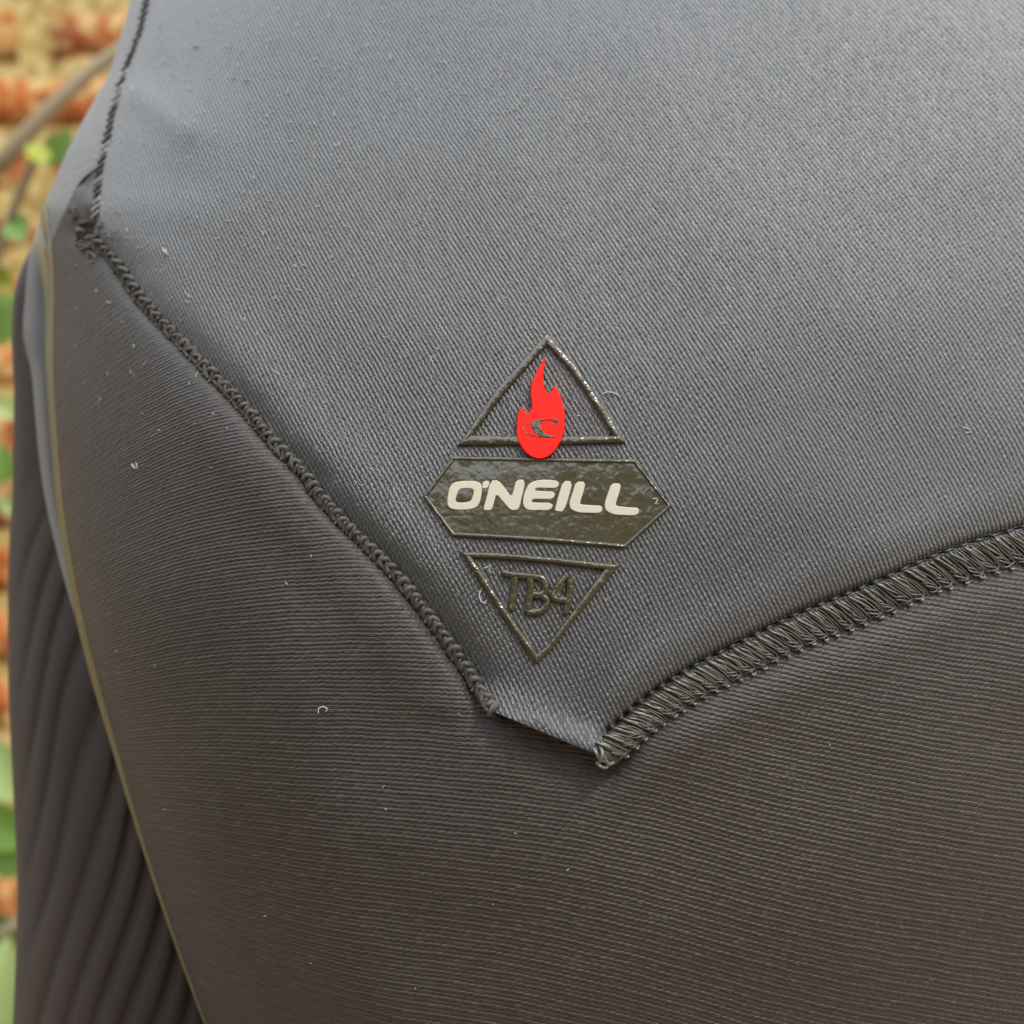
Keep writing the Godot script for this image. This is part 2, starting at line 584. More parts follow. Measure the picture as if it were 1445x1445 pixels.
func left_seam(suit: Node3D) -> void:
	var l := Pile.new()
	var path := PackedVector3Array()
	for k in 160:
		var y := lerpf(322.0, 1004.0, k / 159.0)
		path.append(on(look(LEFT_SEAM, y), y, 1.0, true))
	l.tube(path, same(5.0 * PX, 160), 8)
	var o := show_mesh("overlock_seam", pile_mesh(l), mats.cord, suit)
	var y := 330.0
	while y < 1000.0:
		var x := look(LEFT_SEAM, y)
		var t := Vector2(look(LEFT_SEAM, y + 6.0) - look(LEFT_SEAM, y - 6.0), 12.0).normalized()
		var nrm := Vector2(t.y, -t.x)
		var c := Vector2(x, y)
		var w := rng.randf_range(0.85, 1.2) * lerpf(1.0, 1.05, y / 1000.0)
		var b := Pile.new()
		var pts := []
		for q in [[-6.5, 3.5, 2.0], [-4.0, -1.5, 7.0], [0.5, -4.0, 10.5], [4.5, -2.0, 9.0], [6.0, 3.0, 5.0], [3.0, 6.5, 4.0]]:
			var at: Vector2 = c + nrm * q[0] * w + t * (q[1] + rng.randf_range(-1.5, 1.5))
			pts.append([at.x + rng.randf_range(-0.9, 0.9), at.y, q[2] + rng.randf_range(-1.2, 1.2)])
		strand(b, pts, 4.3 * w)
		pts = []
		for q in [[6.0, 2.0, 4.0], [1.0, 3.0, 9.5], [-4.5, 6.5, 5.5], [-8.5, 9.0, 1.0]]:
			var at: Vector2 = c + nrm * q[0] * w + t * (q[1] + rng.randf_range(-1.5, 1.5))
			pts.append([at.x + rng.randf_range(-0.9, 0.9), at.y, q[2] + rng.randf_range(-1.2, 1.2)])
		strand(b, pts, 3.3)
		show_mesh("stitch", pile_mesh(b), mats.cord, o)
		y += 13.5 * t.y * rng.randf_range(0.92, 1.08)
	# loose thread ends where the seams meet under the arm
	var m := Pile.new()
	for q in [[104, 312], [112, 322], [120, 318], [109, 338], [124, 340], [131, 330], [118, 352], [127, 358], [100, 300], [136, 318]]:
		var pts := []
		for k in 4:
			pts.append([q[0] + rng.randf_range(-8, 8), q[1] + rng.randf_range(-8, 8), 3.0 + rng.randf() * 9.0])
		strand(m, pts, rng.randf_range(1.8, 3.2))
	show_mesh("thread_knot", pile_mesh(m), mats.cord, o)

func shoulder_seam(suit: Node3D) -> void:
	var l := Pile.new()
	var path := PackedVector3Array()
	for k in 90:
		var y := lerpf(-380.0, 325.0, k / 89.0)
		path.append(on(look(SHOULDER, y), y, -1.0, true))
	l.tube(path, same(3.2 * PX, 90), 6)
	var o := show_mesh("shoulder_seam", pile_mesh(l), mats.thread_dark, suit)
	var y := -60.0
	while y < 320.0:
		var x := look(SHOULDER, y)
		var b := Pile.new()
		var s := rng.randf_range(0.8, 1.2)
		strand(b, [[x + 6 * s, y - 6, 0.0], [x + 2.5, y - 2.5, 4.0], [x - 2.5, y + 2.0, 4.0], [x - 6 * s, y + 5, 0.0]], 2.5 * s)
		show_mesh("stitch", pile_mesh(b), mats.thread_dark if rng.randf() < 0.72 else mats.lint, o)
		y += 10.0 * rng.randf_range(0.9, 1.1)

func right_seam(suit: Node3D) -> void:
	var along := PackedVector2Array()
	var far := PackedFloat32Array([0.0])
	for k in 400:
		var x := lerpf(850.0, 2150.0, k / 399.0)
		along.append(Vector2(x, look(RIGHT_SEAM, x)))
		if k:
			far.append(far[-1] + along[k].distance_to(along[k - 1]))
	var point := func(a: float, w: float) -> Vector2:   # a along the seam, w across: 0 upper edge, 1 lower edge
		var i := clampi(far.bsearch(a) - 1, 0, 398)
		var t := (along[mini(i + 4, 399)] - along[maxi(i - 3, 0)]).normalized()
		var wide := lerpf(44.0, 50.0, clampf(a / 650.0, 0.0, 1.0))
		var c := along[i] + (along[i + 1] - along[i]).normalized() * (a - far[i])
		return c + Vector2(-t.y, t.x) * (w - 0.5) * wide
	var p := PackedVector3Array()
	var uv := PackedVector2Array()
	for j in 300:
		for i in 7:
			var w := i / 6.0
			var c: Vector2 = point.call(4.0 + j / 299.0 * (far[-1] - 8.0), lerpf(0.06, 0.94, w))
			p.append(on(c.x, c.y, 1.0 + 3.0 * sin(w * PI), true))
			uv.append(Vector2(w, j / 10.0))
	var o := show_mesh("flatlock_seam", sheet(p, uv, 7, 300), mats.tape, suit)
	for spot in steps:
		var step: float = spot[1]
		var k0 := clampi(int((spot[0] - 850.0) / 1300.0 * 399.0), 0, 398)
		var a: float = far[k0] + (spot[0] - along[k0].x) / (along[k0 + 1].x - along[k0].x) * (far[k0 + 1] - far[k0])
		if a > far[-1] - 60.0:
			break
		var b := Pile.new()
		var j := func(w: float) -> float: return rng.randf_range(-w, w)
		var loose := rng.randf_range(0.9, 1.1)
		var lay := func(into: Pile, list: Array, r: float) -> void:
			var pts := []
			for q in list:
				var c: Vector2 = point.call(clampf(a + q[0] * step * loose + j.call(1.3), 0.0, far[-1]), q[1] + j.call(0.025))
				pts.append([c.x, c.y, q[2]])
			strand(into, pts, r)
		# bright needle threads over the upper half
		lay.call(b, [[0.0, -0.01, 1.0], [0.20, 0.12, 6.5], [0.60, 0.36, 7.5], [1.0, 0.58, 6.5]], 1.9)
		lay.call(b, [[0.42, 0.06, 2.0], [0.60, 0.17, 6.5], [0.86, 0.33, 7.0], [1.02, 0.44, 5.5]], 1.6)
		if rng.randf() < 0.6:
			lay.call(b, [[0.10, 0.05, 2.0], [0.34, 0.17, 6.5], [0.70, 0.38, 6.8]], 1.3)
		lay.call(b, [[1.28, 0.94, 1.0], [1.36, 1.0, 5.0], [1.48, 1.0, 4.5], [1.54, 0.95, 0.5]], 2.0)
		show_mesh("stitch", pile_mesh(b), mats.thread, o)
		# duller looper threads that fill the band and turn back along its lower edge
		b = Pile.new()
		for n in 5:
			var t: float = 0.2 * n + j.call(0.06)
			lay.call(b, [[t, 0.05 + j.call(0.03), 1.5], [t + 0.25, 0.2, 5.5], [t + 0.62, 0.46, 7.0 + j.call(1.0)], [t + 0.95, 0.74, 6.0], [t + 1.1, 0.92, 2.0]], 1.5 + j.call(0.35))
		lay.call(b, [[0.70, 0.66, 5.0], [0.98, 0.76, 8.5], [1.32, 0.84, 6.0], [1.50, 0.88, 3.5]], 1.8)
		lay.call(b, [[0.85, 0.84, 3.0], [1.15, 0.91, 5.0], [1.45, 0.90, 4.0], [1.60, 0.80, 4.5], [1.45, 0.68, 6.0]], 1.7)
		lay.call(b, [[0.6, 0.56, 5.0], [0.95, 0.64, 8.0], [1.3, 0.74, 6.5]], 1.6)
		show_mesh("looper_thread", pile_mesh(b), mats.looper, o)
		# the short thread between two needle holes
		var h := Pile.new()
		var c0: Vector2 = point.call(a + 0.72 * step, -0.05)
		var c1: Vector2 = point.call(a + 1.35 * step, -0.05)
		strand(h, [[c0.x, c0.y, -1.0], [(c0.x + c1.x) / 2, (c0.y + c1.y) / 2, 2.0], [c1.x, c1.y, -1.0]], 2.0)
		show_mesh("needle_thread", pile_mesh(h), mats.looper, o)
	var k := Pile.new()
	for q in [[[846, 1052, 1], [850, 1062, 6], [848, 1072, 7], [843, 1079, 3]], [[841, 1076, 3], [848, 1082, 8], [856, 1083, 7], [858, 1076, 4], [850, 1074, 6]], [[852, 1066, 4], [858, 1078, 7], [866, 1076, 4]], [[838, 1056, 1], [842, 1064, 5], [847, 1074, 3]]]:
		strand(k, q, 2.6)
	show_mesh("thread_knot", pile_mesh(k), mats.thread, o)

# ---------------------------------------------------------------- the emblem
func outline(a: Array, ox: float, oy: float, s: float) -> PackedVector2Array:
	var p := PackedVector2Array()
	for i in a.size() / 2:
		p.append(Vector2(ox + a[2 * i] / s, oy + a[2 * i + 1] / s))
	return p

func dense(p: PackedVector2Array, step: float) -> PackedVector2Array:
	var q := PackedVector2Array()
	for i in p.size():
		var a := p[i]
		var b := p[(i + 1) % p.size()]
		var n := maxi(1, ceili(a.distance_to(b) / step))
		for k in n:
			q.append(a.lerp(b, float(k) / n))
	return q

func rounded(p: PackedVector2Array, times := 1) -> PackedVector2Array:   # cuts the corners
	for t in times:
		var q := PackedVector2Array()
		for i in p.size():
			var a := p[i]
			var b := p[(i + 1) % p.size()]
			q.append(a.lerp(b, 0.25))
			q.append(a.lerp(b, 0.75))
		p = q
	return p

func inset(p: PackedVector2Array, d: float) -> PackedVector2Array:
	var q := PackedVector2Array()
	var s := -1.0 if Geometry2D.is_polygon_clockwise(p) else 1.0
	for i in p.size():
		var t := (p[(i + 1) % p.size()] - p[(i + p.size() - 1) % p.size()]).normalized()
		q.append(p[i] + Vector2(-t.y, t.x) * d * s)
	return q

func slab(loops: Array, base: float, high: float, bevel: float, step: float) -> ArrayMesh:
	# loops: the outline, then its holes; a raised print with a bevelled rim that follows the cloth
	var p := PackedVector3Array()
	var ix := PackedInt32Array()
	var tops := []
	var hem := PackedVector2Array()
	for n in loops.size():
		var loop := dense(loops[n], step * 0.6)
		var inner := inset(loop, bevel if n == 0 else -bevel)
		tops.append(inner)
		hem.append_array(inset(loop, (bevel + 0.9) if n == 0 else -(bevel + 0.9)))
		var first := p.size()
		var m := loop.size()
		for ring in 4:
			var w := [0.0, 0.0, 0.45, 1.0][ring] as float
			var lift := [base, base + high * 0.55, base + high * 0.9, base + high][ring] as float
			for i in m:
				var c := loop[i].lerp(inner[i], w)
				p.append(on(c.x, c.y, lift))
		for ring in 3:
			for i in m:
				var a := first + ring * m + i
				var b := first + ring * m + (i + 1) % m
				var out := loop[i] - inner[i]
				var face := (p[b] - p[a]).cross(on(inner[i].x, inner[i].y, base + high) - p[a])
				if face.dot(Vector3(out.x, -out.y, 0.0)) > 0.0:
					ix.append_array([a, a + m, b, b, a + m, b + m])
				else:
					ix.append_array([a, b, a + m, b, b + m, a + m])
	var pts := PackedVector2Array()
	var lo := Vector2(1e9, 1e9)
	var hi := -lo
	for t in tops:
		pts.append_array(t)
		for c in t:
			lo = lo.min(c)
			hi = hi.max(c)
	var inside := func(c: Vector2) -> bool:
		if not Geometry2D.is_point_in_polygon(c, tops[0]):
			return false
		for n in range(1, tops.size()):
			if Geometry2D.is_point_in_polygon(c, tops[n]):
				return false
		return true
	for c in hem:
		if inside.call(c):
			pts.append(c)
	var count := pts.size()
	var y := lo.y
	while y < hi.y:
		var x := lo.x
		while x < hi.x:
			var c := Vector2(x + 0.31 * step * (int(y / step) % 2), y)
			if inside.call(c):
				var clear := true
				for i in count:
					if pts[i].distance_squared_to(c) < step * step * 0.16:
						clear = false
						break
				if clear:
					pts.append(c)
			x += step
		y += step
	for c in dense(inset(loops[0], -3.0 * step), step * 1.5):
		pts.append(c)
	var first := p.size()
	for c in pts:
		p.append(on(c.x, c.y, base + high))
	var tri := Geometry2D.triangulate_delaunay(pts)
	for k in tri.size() / 3:
		var c := (pts[tri[3 * k]] + pts[tri[3 * k + 1]] + pts[tri[3 * k + 2]]) / 3.0
		if inside.call(c):
			var turn := (pts[tri[3 * k + 1]] - pts[tri[3 * k]]).cross(pts[tri[3 * k + 2]] - pts[tri[3 * k]])
			var flip := 1 if turn > 0.0 else 2
			ix.append_array([first + tri[3 * k], first + tri[3 * k + flip], first + tri[3 * k + 3 - flip]])
	var st := SurfaceTool.new()
	st.create_from_arrays(packed(p, PackedVector3Array(), PackedVector2Array(), ix).surface_get_arrays(0))
	st.set_smooth_group(0)
	st.generate_normals()
	return st.commit()

func frame(outer: Array, inner: Array, high: float) -> ArrayMesh:   # a raised rounded bar round a triangle
	var n := 40
	var across := 11
	var p := PackedVector3Array()
	var uv := PackedVector2Array()
	var count := outer.size()
	for e in count:
		for k in n:
			var a: Vector2 = outer[e].lerp(outer[(e + 1) % count], float(k) / n)
			var b: Vector2 = inner[e].lerp(inner[(e + 1) % count], float(k) / n)
			for i in across:
				var w := float(i) / (across - 1)
				var c := a.lerp(b, 0.5 - 0.5 * cos(w * PI))
				var rough := 1.0 + 0.10 * soft.get_noise_2d(c.x * 9.0, c.y * 9.0)
				p.append(on(c.x, c.y, -0.5 + (high + 0.5) * rough * pow(sin(w * PI), 0.8)))
				uv.append(Vector2(w, k))
	for i in across:
		p.append(p[i])
		uv.append(uv[i])
	return sheet(p, uv, across, count * n + 1)

func gel_letter(strokes: Array, r: float, parent: Node, called: String) -> void:
	var l := Pile.new()
	for s in strokes:
		var path := PackedVector3Array()
		var c := Curve2D.new()
		for i in s.size() / 2:
			var at := Vector2(690 + s[2 * i] / 10.32, 790 + s[2 * i + 1] / 10.32)
			var before := Vector2(690 + s[maxi(2 * i - 2, 0)] / 10.32, 790 + s[maxi(2 * i - 1, 1)] / 10.32)
			var after := Vector2(690 + s[mini(2 * i + 2, s.size() - 2)] / 10.32, 790 + s[mini(2 * i + 3, s.size() - 1)] / 10.32)
			c.add_point(at, (before - after) / 7.0, (after - before) / 7.0)
		var n := int(s.size() * 3)
		var radii := PackedFloat32Array()
		for k in n:
			var q := c.samplef(float(k) / (n - 1) * (s.size() / 2 - 1))
			path.append(on(q.x, q.y, 0.5))
			radii.append(PX * r * (0.92 + 0.12 * soft.get_noise_2d(q.x * 20.0, q.y * 20.0)) * (0.8 if k == 0 or k == n - 1 else 1.0))
		l.tube(path, radii, 10)
	show_mesh(called, pile_mesh(l), mats.gel, parent)

func emblem(suit: Node3D) -> void:
	var o1 := [Vector2(772, 469), Vector2(816, 519), Vector2(855, 576), Vector2(883, 625), Vector2(765, 628), Vector2(645, 629), Vector2(699, 551)]
	var i1 := [Vector2(771.5, 488), Vector2(806, 525), Vector2(841, 578), Vector2(864, 614), Vector2(765, 615.5), Vector2(668, 613.5), Vector2(711, 556)]
	show_mesh("upper_triangle", frame(o1, i1, 6.5), mats.gel, suit)
	var o2 := [Vector2(648.5, 778), Vector2(700, 779), Vector2(780, 786), Vector2(876, 796), Vector2(812, 874), Vector2(779, 917), Vector2(757, 938), Vector2(703, 862)]
	var i2 := [Vector2(668, 788), Vector2(701, 788.5), Vector2(779, 795), Vector2(851, 804.5), Vector2(803, 869), Vector2(773, 909), Vector2(758, 922), Vector2(713, 857)]
	var low := show_mesh("lower_triangle", frame(o2, i2, 6.5), mats.gel, suit)
	gel_letter([[200, 185, 330, 215, 520, 235], [375, 240, 372, 380, 350, 560, 328, 735]], 5.8, low, "letter_t")
	gel_letter([[520, 235, 690, 250, 780, 285, 825, 380, 815, 470, 720, 515, 640, 505], [590, 260, 610, 400, 590, 580, 560, 760], [640, 505, 770, 520, 845, 600, 820, 690, 740, 755, 560, 765]], 5.8, low, "letter_b")
	gel_letter([[1120, 240, 1040, 350, 940, 520, 990, 575, 1190, 590], [1175, 240, 1180, 400, 1150, 600, 1115, 790], [1085, 330, 1010, 470, 1000, 560]], 5.6, low, "numeral_four")
	var hex := PackedVector2Array([Vector2(596, 700), Vector2(640, 643), Vector2(896, 647.5), Vector2(948, 714.5), Vector2(883, 774), Vector2(760, 764), Vector2(638, 757)])
	var plate := show_mesh("name_plate", slab([inset(hex, 2.0)], -0.5, 2.4, 3.0, 9.0), mats.plate, suit)
	var rim := show_mesh("plate_rim", frame(Array(hex), Array(inset(hex, 7.0)), 4.6), mats.gel, plate)
	rim.set_meta("label", "raised rim round the dark name plate")
	var put := func(called: String, loops: Array) -> void:
		show_mesh(called, slab(loops, 1.6, 1.5, 0.5, 3.0), mats.letter, plate)
	var s := 9.03
	put.call("letter_o", [rounded(outline([100, 430, 118, 290, 150, 215, 230, 172, 440, 166, 520, 190, 548, 260, 530, 390, 498, 480, 440, 520, 320, 540, 170, 532, 112, 495], 620, 660, s)), rounded(outline([234, 310, 262, 270, 330, 262, 415, 262, 442, 290, 430, 360, 402, 425, 340, 442, 235, 447, 203, 420, 215, 370], 620, 660, s))])
	put.call("apostrophe", [rounded(outline([562, 172, 640, 166, 630, 235, 600, 265, 545, 262, 549, 215], 620, 660, s))])
	put.call("letter_n", [rounded(outline([652, 163, 755, 160, 840, 265, 920, 380, 950, 270, 978, 155, 1097, 152, 1060, 330, 1018, 515, 985, 542, 905, 542, 820, 440, 725, 328, 700, 430, 672, 525, 645, 543, 568, 542, 562, 512, 606, 370], 620, 660, s))])
	put.call("letter_e", [rounded(PackedVector2Array([Vector2(742.5, 690), Vector2(747, 682), Vector2(756, 678), Vector2(771, 676.5), Vector2(789.5, 679), Vector2(787, 689), Vector2(771, 688.6), Vector2(757, 688), Vector2(753.5, 692.5), Vector2(765, 693), Vector2(784, 694), Vector2(781.3, 704.3), Vector2(765, 704.3), Vector2(752.5, 703.7), Vector2(749.5, 707.8), Vector2(753.5, 709.4), Vector2(781, 709.5), Vector2(777.7, 720), Vector2(760, 720), Vector2(745.5, 720), Vector2(739.3, 715.5), Vector2(737.7, 707.6), Vector2(739.5, 698)]))])
	put.call("letter_i", [rounded(outline([312, 167, 435, 175, 385, 370, 322, 560, 235, 556, 203, 545, 255, 350], 760, 660, s))])
	put.call("letter_l", [rounded(outline([475, 176, 599, 178, 575, 300, 528, 440, 533, 470, 670, 478, 820, 486, 802, 580, 650, 576, 510, 572, 415, 535, 391, 480, 402, 410, 440, 300], 760, 660, s))])
	put.call("letter_l", [rounded(outline([928, 197, 1054, 202, 1030, 320, 982, 450, 990, 490, 1140, 505, 1290, 512, 1264, 610, 1110, 606, 965, 600, 866, 555, 840, 490, 850, 420, 890, 310], 760, 660, s))])
	var fl := outline([545, 195, 558, 250, 540, 330, 530, 400, 536, 470, 552, 545, 578, 592, 600, 603, 622, 596, 640, 570, 647, 540, 652, 508, 685, 540, 715, 595, 742, 660, 765, 740, 779, 820, 780, 930, 775, 1040, 745, 1120, 705, 1200, 655, 1270, 595, 1322, 520, 1349, 450, 1346, 378, 1315, 318, 1262, 278, 1195, 242, 1140, 232, 1080, 232, 960, 240, 880, 260, 810, 296, 750, 310, 785, 332, 816, 355, 830, 378, 820, 398, 790, 406, 750, 400, 690, 390, 630, 390, 560, 400, 490, 430, 410, 470, 335, 512, 262], 700, 480, 8.03)
	var flame := show_mesh("flame_mark", slab([rounded(fl)], 2.0, 6.5, 1.4, 5.0), mats.flame, suit)
	var wave := outline([392, 935, 440, 912, 520, 896, 640, 891, 707, 903, 704, 930, 670, 950, 634, 972, 660, 932, 638, 910, 560, 905, 518, 922, 495, 960, 505, 1000, 540, 1045, 590, 1078, 670, 1094, 650, 1104, 560, 1104, 490, 1092, 442, 1050, 412, 1000, 400, 962], 700, 480, 8.03)
	show_mesh("wave_mark", slab([wave], 7.9, 1.2, 0.25, 2.5), mats.gel, flame)
	var l := Pile.new()
	var path := PackedVector3Array()
	for q in outline([404, 930, 345, 962, 296, 1003, 330, 1048, 400, 1076, 500, 1098], 700, 480, 8.03):
		path.append(on(q.x, q.y, 8.5))
	l.tube(path, same(0.75 * PX, path.size()), 6)
	show_mesh("wave_line", pile_mesh(l), mats.gel, flame)

# ---------------------------------------------------------------- lint
func lint() -> void:
	var l := Pile.new()
	var made := 0
	while made < 330:
		var x := rng.randf_range(90.0, 1440.0)
		var y := rng.randf_range(5.0, 1440.0)
		var dense_here := clampf(1.15 - x / 900.0, 0.06, 1.0) * clampf(1.15 - y / 620.0, 0.04, 1.0)
		if rng.randf() > dense_here or x < look(EDGE, y) + 25.0:
			continue
		var chest := y < 1000.0 and x > chest_left(y)
		var a := rng.randf() * TAU
		var n := 4
		var path := PackedVector3Array()
		var step := rng.randf_range(0.6, 1.9) * (2.0 if rng.randf() < 0.12 else 1.0)
		var c := Vector2(x, y)
		for k in n:
			path.append(on(c.x, c.y, 1.2 + rng.randf() * 1.2, chest))
			a += rng.randf_range(-0.9, 0.9)
			c += Vector2(cos(a), sin(a)) * step
		l.tube(path, same(PX * rng.randf_range(0.35, 0.7) * (1.2 if x < 650.0 and y < 450.0 else 1.0), n), 4)
		made += 1
	var o := show_mesh("lint", pile_mesh(l), mats.lint, self)
	tag(o, "pale specks of lint clinging to the grey wetsuit cloth", "lint", "", "stuff")
	var hairs := [
		["short white fibre stuck beside the right bar of the upper triangle", [[850, 556], [857, 553], [866, 554], [874, 559]], 0.8],
		["curled white fibre on the lower cloth left of the bottom point", [[449, 1006], [450, 999], [456, 997], [462, 1000], [460, 1004]], 0.9],
		["hooked white fibre outside the lower triangle's left bar", [[678, 833], [676, 841], [679, 849], [685, 852], [686, 847]], 0.9],
		["tiny angular white fibre on the right tip of the name plate", [[921, 704], [926, 703], [928, 706], [924, 711], [929, 711]], 0.8],
		["pair of crossed white hairs inside the lower triangle's top left corner", [[683, 802], [688, 800], [692, 797], [690, 804], [693, 809]], 0.7],
		["white fibre on the ribbed cloth under the left seam", [[186, 655], [189, 660], [194, 661], [192, 653]], 1.2],
		["white flake on the cloth just right of the left seam", [[229, 350], [232, 356], [236, 360], [233, 352]], 1.3],
		["pale fibre on the cloth above the right seam", [[1360, 603], [1366, 605], [1371, 609], [1364, 611]], 0.9],
	]
	for h in hairs:
		var path := PackedVector3Array()
		for q in h[1]:
			path.append(on(q[0], q[1], 3.5 if q[1] > 690 and q[1] < 720 and q[0] > 900 else 1.8, q[0] > chest_left(q[1])))
		var b := Pile.new()
		b.tube(path, same(PX * h[2], path.size()), 5)
		tag(show_mesh("lint_fibre", pile_mesh(b), mats.lint, self), h[0], "fibre", "loose fibres on the wetsuit")

# ---------------------------------------------------------------- behind the suit
func brick_shape(r: RandomNumberGenerator, wide: float, high: float) -> ArrayMesh:
	var st := SurfaceTool.new()
	st.begin(Mesh.PRIMITIVE_TRIANGLES)
	st.set_smooth_group(0)
	var nx := 6
	var ny := 3
	var grid := []
	for j in ny + 1:
		for i in nx + 1:
			var u := float(i) / nx
			var v := float(j) / ny
			var rim := i == 0 or i == nx or j == 0 or j == ny
			grid.append(Vector3((u - 0.5) * wide + r.randf_range(-1, 1) * 0.004, (v - 0.5) * high + r.randf_range(-1, 1) * 0.003, (-0.004 if rim else 0.0) + r.randf_range(-1, 1) * 0.0018))
	var quad := func(a: Vector3, b: Vector3, c: Vector3, d: Vector3) -> void:
		for q in [a, b, c, a, c, d]:
			st.add_vertex(q)
	var back := Vector3(0, 0, -0.02)
	for j in ny:
		for i in nx:
			var a := j * (nx + 1) + i
			quad.call(grid[a], grid[a + nx + 1], grid[a + nx + 2], grid[a + 1])
	for i in nx:
		var t := ny * (nx + 1) + i
		quad.call(grid[t], grid[t] + back, grid[t + 1] + back, grid[t + 1])
		quad.call(grid[i + 1], grid[i + 1] + back, grid[i] + back, grid[i])
	for j in ny:
		var a := j * (nx + 1)
		var b := a + nx
		quad.call(grid[a], grid[a] + back, grid[a + nx + 1] + back, grid[a + nx + 1])
		quad.call(grid[b + nx + 1], grid[b + nx + 1] + back, grid[b] + back, grid[b])
	st.generate_normals()
	return st.commit()

func brick_wall() -> void:
	var z := -1.0
	var wall := thing("brick_wall", "old orange brick wall with thick sandy mortar behind the wetsuit", "wall", Vector3(-0.35, 0, z))
	var bed := BoxMesh.new()
	bed.size = Vector3(2.5, 2.3, 0.2)
	var m := show_mesh("mortar", bed, mats.mortar, wall)
	m.position = Vector3(0, 1.15, -0.104)
	var r := RandomNumberGenerator.new()
	r.seed = 77
	var pitch := 0.0777
	var shapes := []
	for k in 5:
		shapes.append(brick_shape(r, 0.213, 0.055))
	var first_y := CAM_Y + (MID - 48.0) * PX * (D + 1.0) / D
	for row in range(-12, 17):
		var y := first_y - row * pitch
		if y < 0.03 or y > 2.26:
			continue
		for col in range(-5, 6):
			var x := col * 0.235 + (0.1175 if posmod(row, 2) else 0.0) - 0.09 + r.randf_range(-0.008, 0.008)
			if absf(x) > 1.13:
				continue
			var b := show_mesh("brick", shapes[r.randi() % 5], mats.bricks[r.randi() % 4], wall)
			b.position = Vector3(x, y + r.randf_range(-0.003, 0.003), r.randf_range(-0.002, 0.002))
			b.rotation.z = r.randf_range(-0.02, 0.02)

func leaf_shape(wide: float) -> ArrayMesh:
	var p := PackedVector3Array()
	var uv := PackedVector2Array()
	for j in 9:
		var t := j / 8.0
		var half := wide * pow(sin(PI * pow(t, 0.75)), 0.8) * 0.5 + 0.004
		for i in 5:
			var s := (i - 2) / 2.0
			p.append(Vector3(s * half, t - 0.5, absf(s) * half * 0.35 - 0.18 * pow(t - 0.4, 2)))
			uv.append(Vector2(s, t))
	return sheet(p, uv, 5, 9)

func creeper() -> void:
	var base := behind(-120, 1500, 0.8)
	var plant := thing("shrub", "leafy shrub with thin grey twigs between brick wall and wetsuit", "shrub", Vector3(base.x, 0, base.z))
	var off := plant.position
	var twig := func(pts: Array, r0: float, r1: float) -> void:
		var c := Curve3D.new()
		for k in pts.size():
			var a: Vector3 = pts[maxi(k - 1, 0)]
			var b: Vector3 = pts[mini(k + 1, pts.size() - 1)]
			c.add_point(pts[k] - off, (a - b) / 6.0, (b - a) / 6.0)
		var path := PackedVector3Array()
		var radii := PackedFloat32Array()
		for k in 28:
			path.append(c.samplef(k / 27.0 * (pts.size() - 1)))
			radii.append(lerpf(r0, r1, k / 27.0))
		var l := Pile.new()
		l.tube(path, radii, 8)
		show_mesh("stem", pile_mesh(l), mats.twig, plant)
	twig.call([Vector3(off.x, 0, off.z), behind(-150, 1300, 0.82), behind(-110, 700, 0.8), behind(-60, 300, 0.76), behind(0, 232, 0.74), behind(72, 152, 0.74), behind(140, 92, 0.75), behind(215, 40, 0.76)], 0.009, 0.0045)
	twig.call([behind(-90, 560, 0.79), behind(-20, 400, 0.76), behind(26, 280, 0.74), behind(50, 225, 0.73)], 0.005, 0.003)
	twig.call([behind(-140, 1420, 0.82), behind(-60, 1370, 0.8), behind(0, 1318, 0.78), behind(60, 1290, 0.78)], 0.006, 0.004)
	var shapes := [leaf_shape(0.75), leaf_shape(0.6)]
	var r := RandomNumberGenerator.new()
	r.seed = 5
	var leaf := func(px: float, py: float, m: float, size: float, turn: float, tint: int) -> void:
		var o := show_mesh("leaf", shapes[r.randi() % 2], mats.leaves[tint], plant)
		var b := Basis.from_euler(Vector3(r.randf_range(-0.7, 0.1), r.randf_range(-0.5, 0.5), turn))
		o.transform = Transform3D(b.scaled(Vector3.ONE * size * PX * m / D), behind(px, py, m) - off)
	for q in [[52, 216, 0.72, 54, 0.3, 0], [84, 208, 0.75, 62, -0.5, 1], [26, 320, 0.74, 66, 0.5, 2], [-8, 395, 0.76, 56, 1.2, 0], [4, 448, 0.78, 84, -0.3, 2], [4, 575, 0.8, 44, 0.9, 3], [2, 655, 0.8, 60, 0.2, 2], [10, 712, 0.82, 34, 0.9, 3], [6, 1085, 0.74, 110, 0.8, 3], [4, 1160, 0.72, 110, 1.3, 2], [14, 1210, 0.76, 90, 1.7, 1], [4, 1400, 0.72, 150, 0.3, 3], [-10, 1330, 0.78, 80, 2.2, 4]]:
		leaf.call(q[0], q[1], q[2], q[3], q[4], q[5])
	for k in 40:
		leaf.call(r.randf_range(-420, -30), r.randf_range(200, 1500), r.randf_range(0.7, 0.9), r.randf_range(50, 110), r.randf() * 6.3, r.randi() % 5)

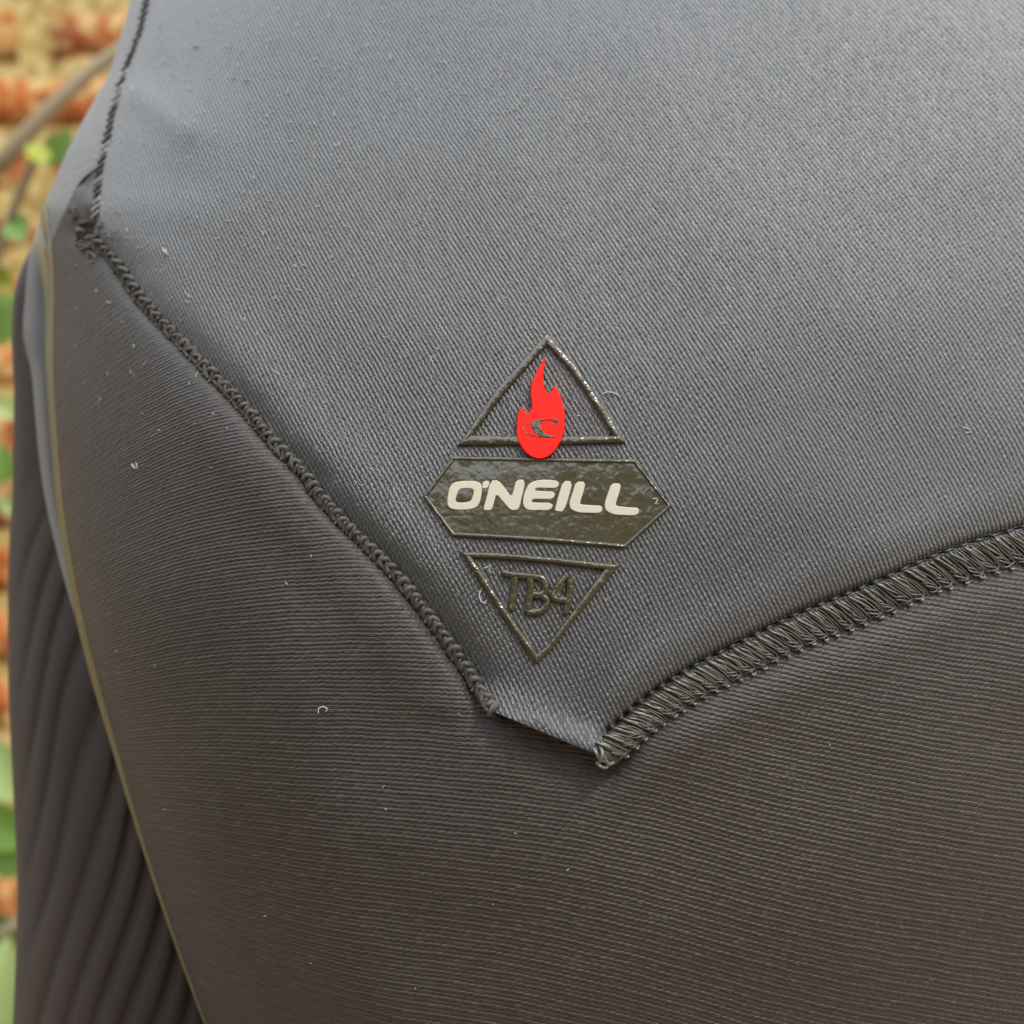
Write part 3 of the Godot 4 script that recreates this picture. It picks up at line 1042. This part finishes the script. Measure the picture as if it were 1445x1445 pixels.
func hedge() -> void:
	# stands on the other side of the garden, facing the suit; the glossy print mirrors it
	var h := thing("hedge", "tall loose green and brown garden hedge facing the wetsuit", "hedge", Vector3(0, 0, 3.0))
	var r := RandomNumberGenerator.new()
	r.seed = 9
	for tint in 3:
		var mm := MultiMesh.new()
		mm.transform_format = MultiMesh.TRANSFORM_3D
		mm.mesh = leaf_shape(0.6)
		mm.instance_count = 4200
		for k in 4200:
			var x := r.randf_range(-4.5, 4.5)
			var top := 2.9 + 0.6 * soft.get_noise_2d(x * 300.0, 50.0 * tint)
			var b := Basis.from_euler(Vector3(r.randf_range(-1.2, 1.2), r.randf() * TAU, r.randf() * TAU))
			mm.set_instance_transform(k, Transform3D(b.scaled(Vector3.ONE * r.randf_range(0.07, 0.13)), Vector3(x, pow(r.randf(), 0.8) * top, r.randf_range(-0.35, 0.35))))
		var o := MultiMeshInstance3D.new()
		o.name = "foliage"
		o.multimesh = mm
		o.material_override = mats.hedge[tint]
		h.add_child(o, true)
		o.set_meta("kind", "stuff")
	for k in 9:
		var l := Pile.new()
		var x := -4.0 + k * 1.0
		l.tube(PackedVector3Array([Vector3(x, 0, 0), Vector3(x + r.randf_range(-0.1, 0.1), 0.8, 0.05), Vector3(x + r.randf_range(-0.2, 0.2), 2.6, -0.05)]), PackedFloat32Array([0.03, 0.022, 0.01]), 7)
		show_mesh("stem", pile_mesh(l), mats.twig, h)
	var side: Node3D = h.duplicate()
	side.name = "hedge_001"
	add_child(side, true)
	side.position = Vector3(-2.4, 0, 3.4)
	side.rotation.y = PI / 2
	tag(side, "tall green garden hedge running along the left side of the wetsuit", "hedge", "garden hedges")
	h.set_meta("group", "garden hedges")

# ---------------------------------------------------------------- everything
func _ready() -> void:
	rng.seed = 20
	soft.seed = 3
	weave.seed = 8
	weave.frequency = 0.012
	weave.fractal_octaves = 2
	soft.frequency = 0.0035
	soft.fractal_octaves = 1
	# camera, sky, sun, exposure
	var cam := Camera3D.new()
	cam.name = "camera"
	cam.position = Vector3(0, CAM_Y, D)
	cam.near = 0.01
	cam.far = 200.0
	cam.fov = 53.13
	var lens := CameraAttributesPhysical.new()
	lens.frustum_focal_length = 24.0
	lens.frustum_near = 0.01
	lens.frustum_far = 200.0
	lens.frustum_focus_distance = 0.193
	lens.exposure_aperture = 7.5
	cam.attributes = lens
	add_child(cam)
	cam.current = true
	var world := WorldEnvironment.new()
	world.name = "world"
	var env := Environment.new()
	env.background_mode = Environment.BG_SKY
	var sky := ProceduralSkyMaterial.new()
	sky.sky_top_color = lin(0.82, 0.91, 1.0)
	sky.sky_horizon_color = lin(0.26, 0.25, 0.235)
	sky.sky_curve = 0.35
	sky.sky_energy_multiplier = 1.6
	sky.ground_bottom_color = lin(0.14, 0.10, 0.07)
	sky.ground_horizon_color = lin(0.2, 0.16, 0.12)
	env.sky = Sky.new()
	env.sky.sky_material = sky
	env.background_energy_multiplier = 1.0
	env.tonemap_mode = Environment.TONE_MAPPER_LINEAR
	env.tonemap_exposure = 1.13
	env.sdfgi_enabled = true
	env.ssao_enabled = true
	env.ssil_enabled = true
	world.environment = env
	add_child(world)
	var sun := DirectionalLight3D.new()
	sun.name = "sun"
	sun.light_energy = 0.6
	sun.light_color = Color(1.0, 0.96, 0.9)
	sun.light_angular_distance = 10.0
	sun.shadow_enabled = true
	add_child(sun)
	sun.look_at_from_position(Vector3.ZERO, -Vector3(0.42, 0.8, 0.42), Vector3.UP)

	make_materials()
	# the setting
	var land := PlaneMesh.new()
	land.size = Vector2(120, 120)
	tag(show_mesh("ground", land, mats.soil, self), "bare brown ground", "", "", "structure")
	brick_wall()
	creeper()
	hedge()
	# the suit
	var suit := thing("wetsuit", "dark grey ribbed wetsuit with pointed chest panel and diamond shaped emblem", "wetsuit", Vector3.ZERO)
	find_holes()
	chest_panel(suit)
	body_panel(suit)
	shoulder_panel(suit)
	back_panel(suit)
	sleeve(suit)
	weld(suit)
	left_seam(suit)
	shoulder_seam(suit)
	right_seam(suit)
	emblem(suit)
	lint()
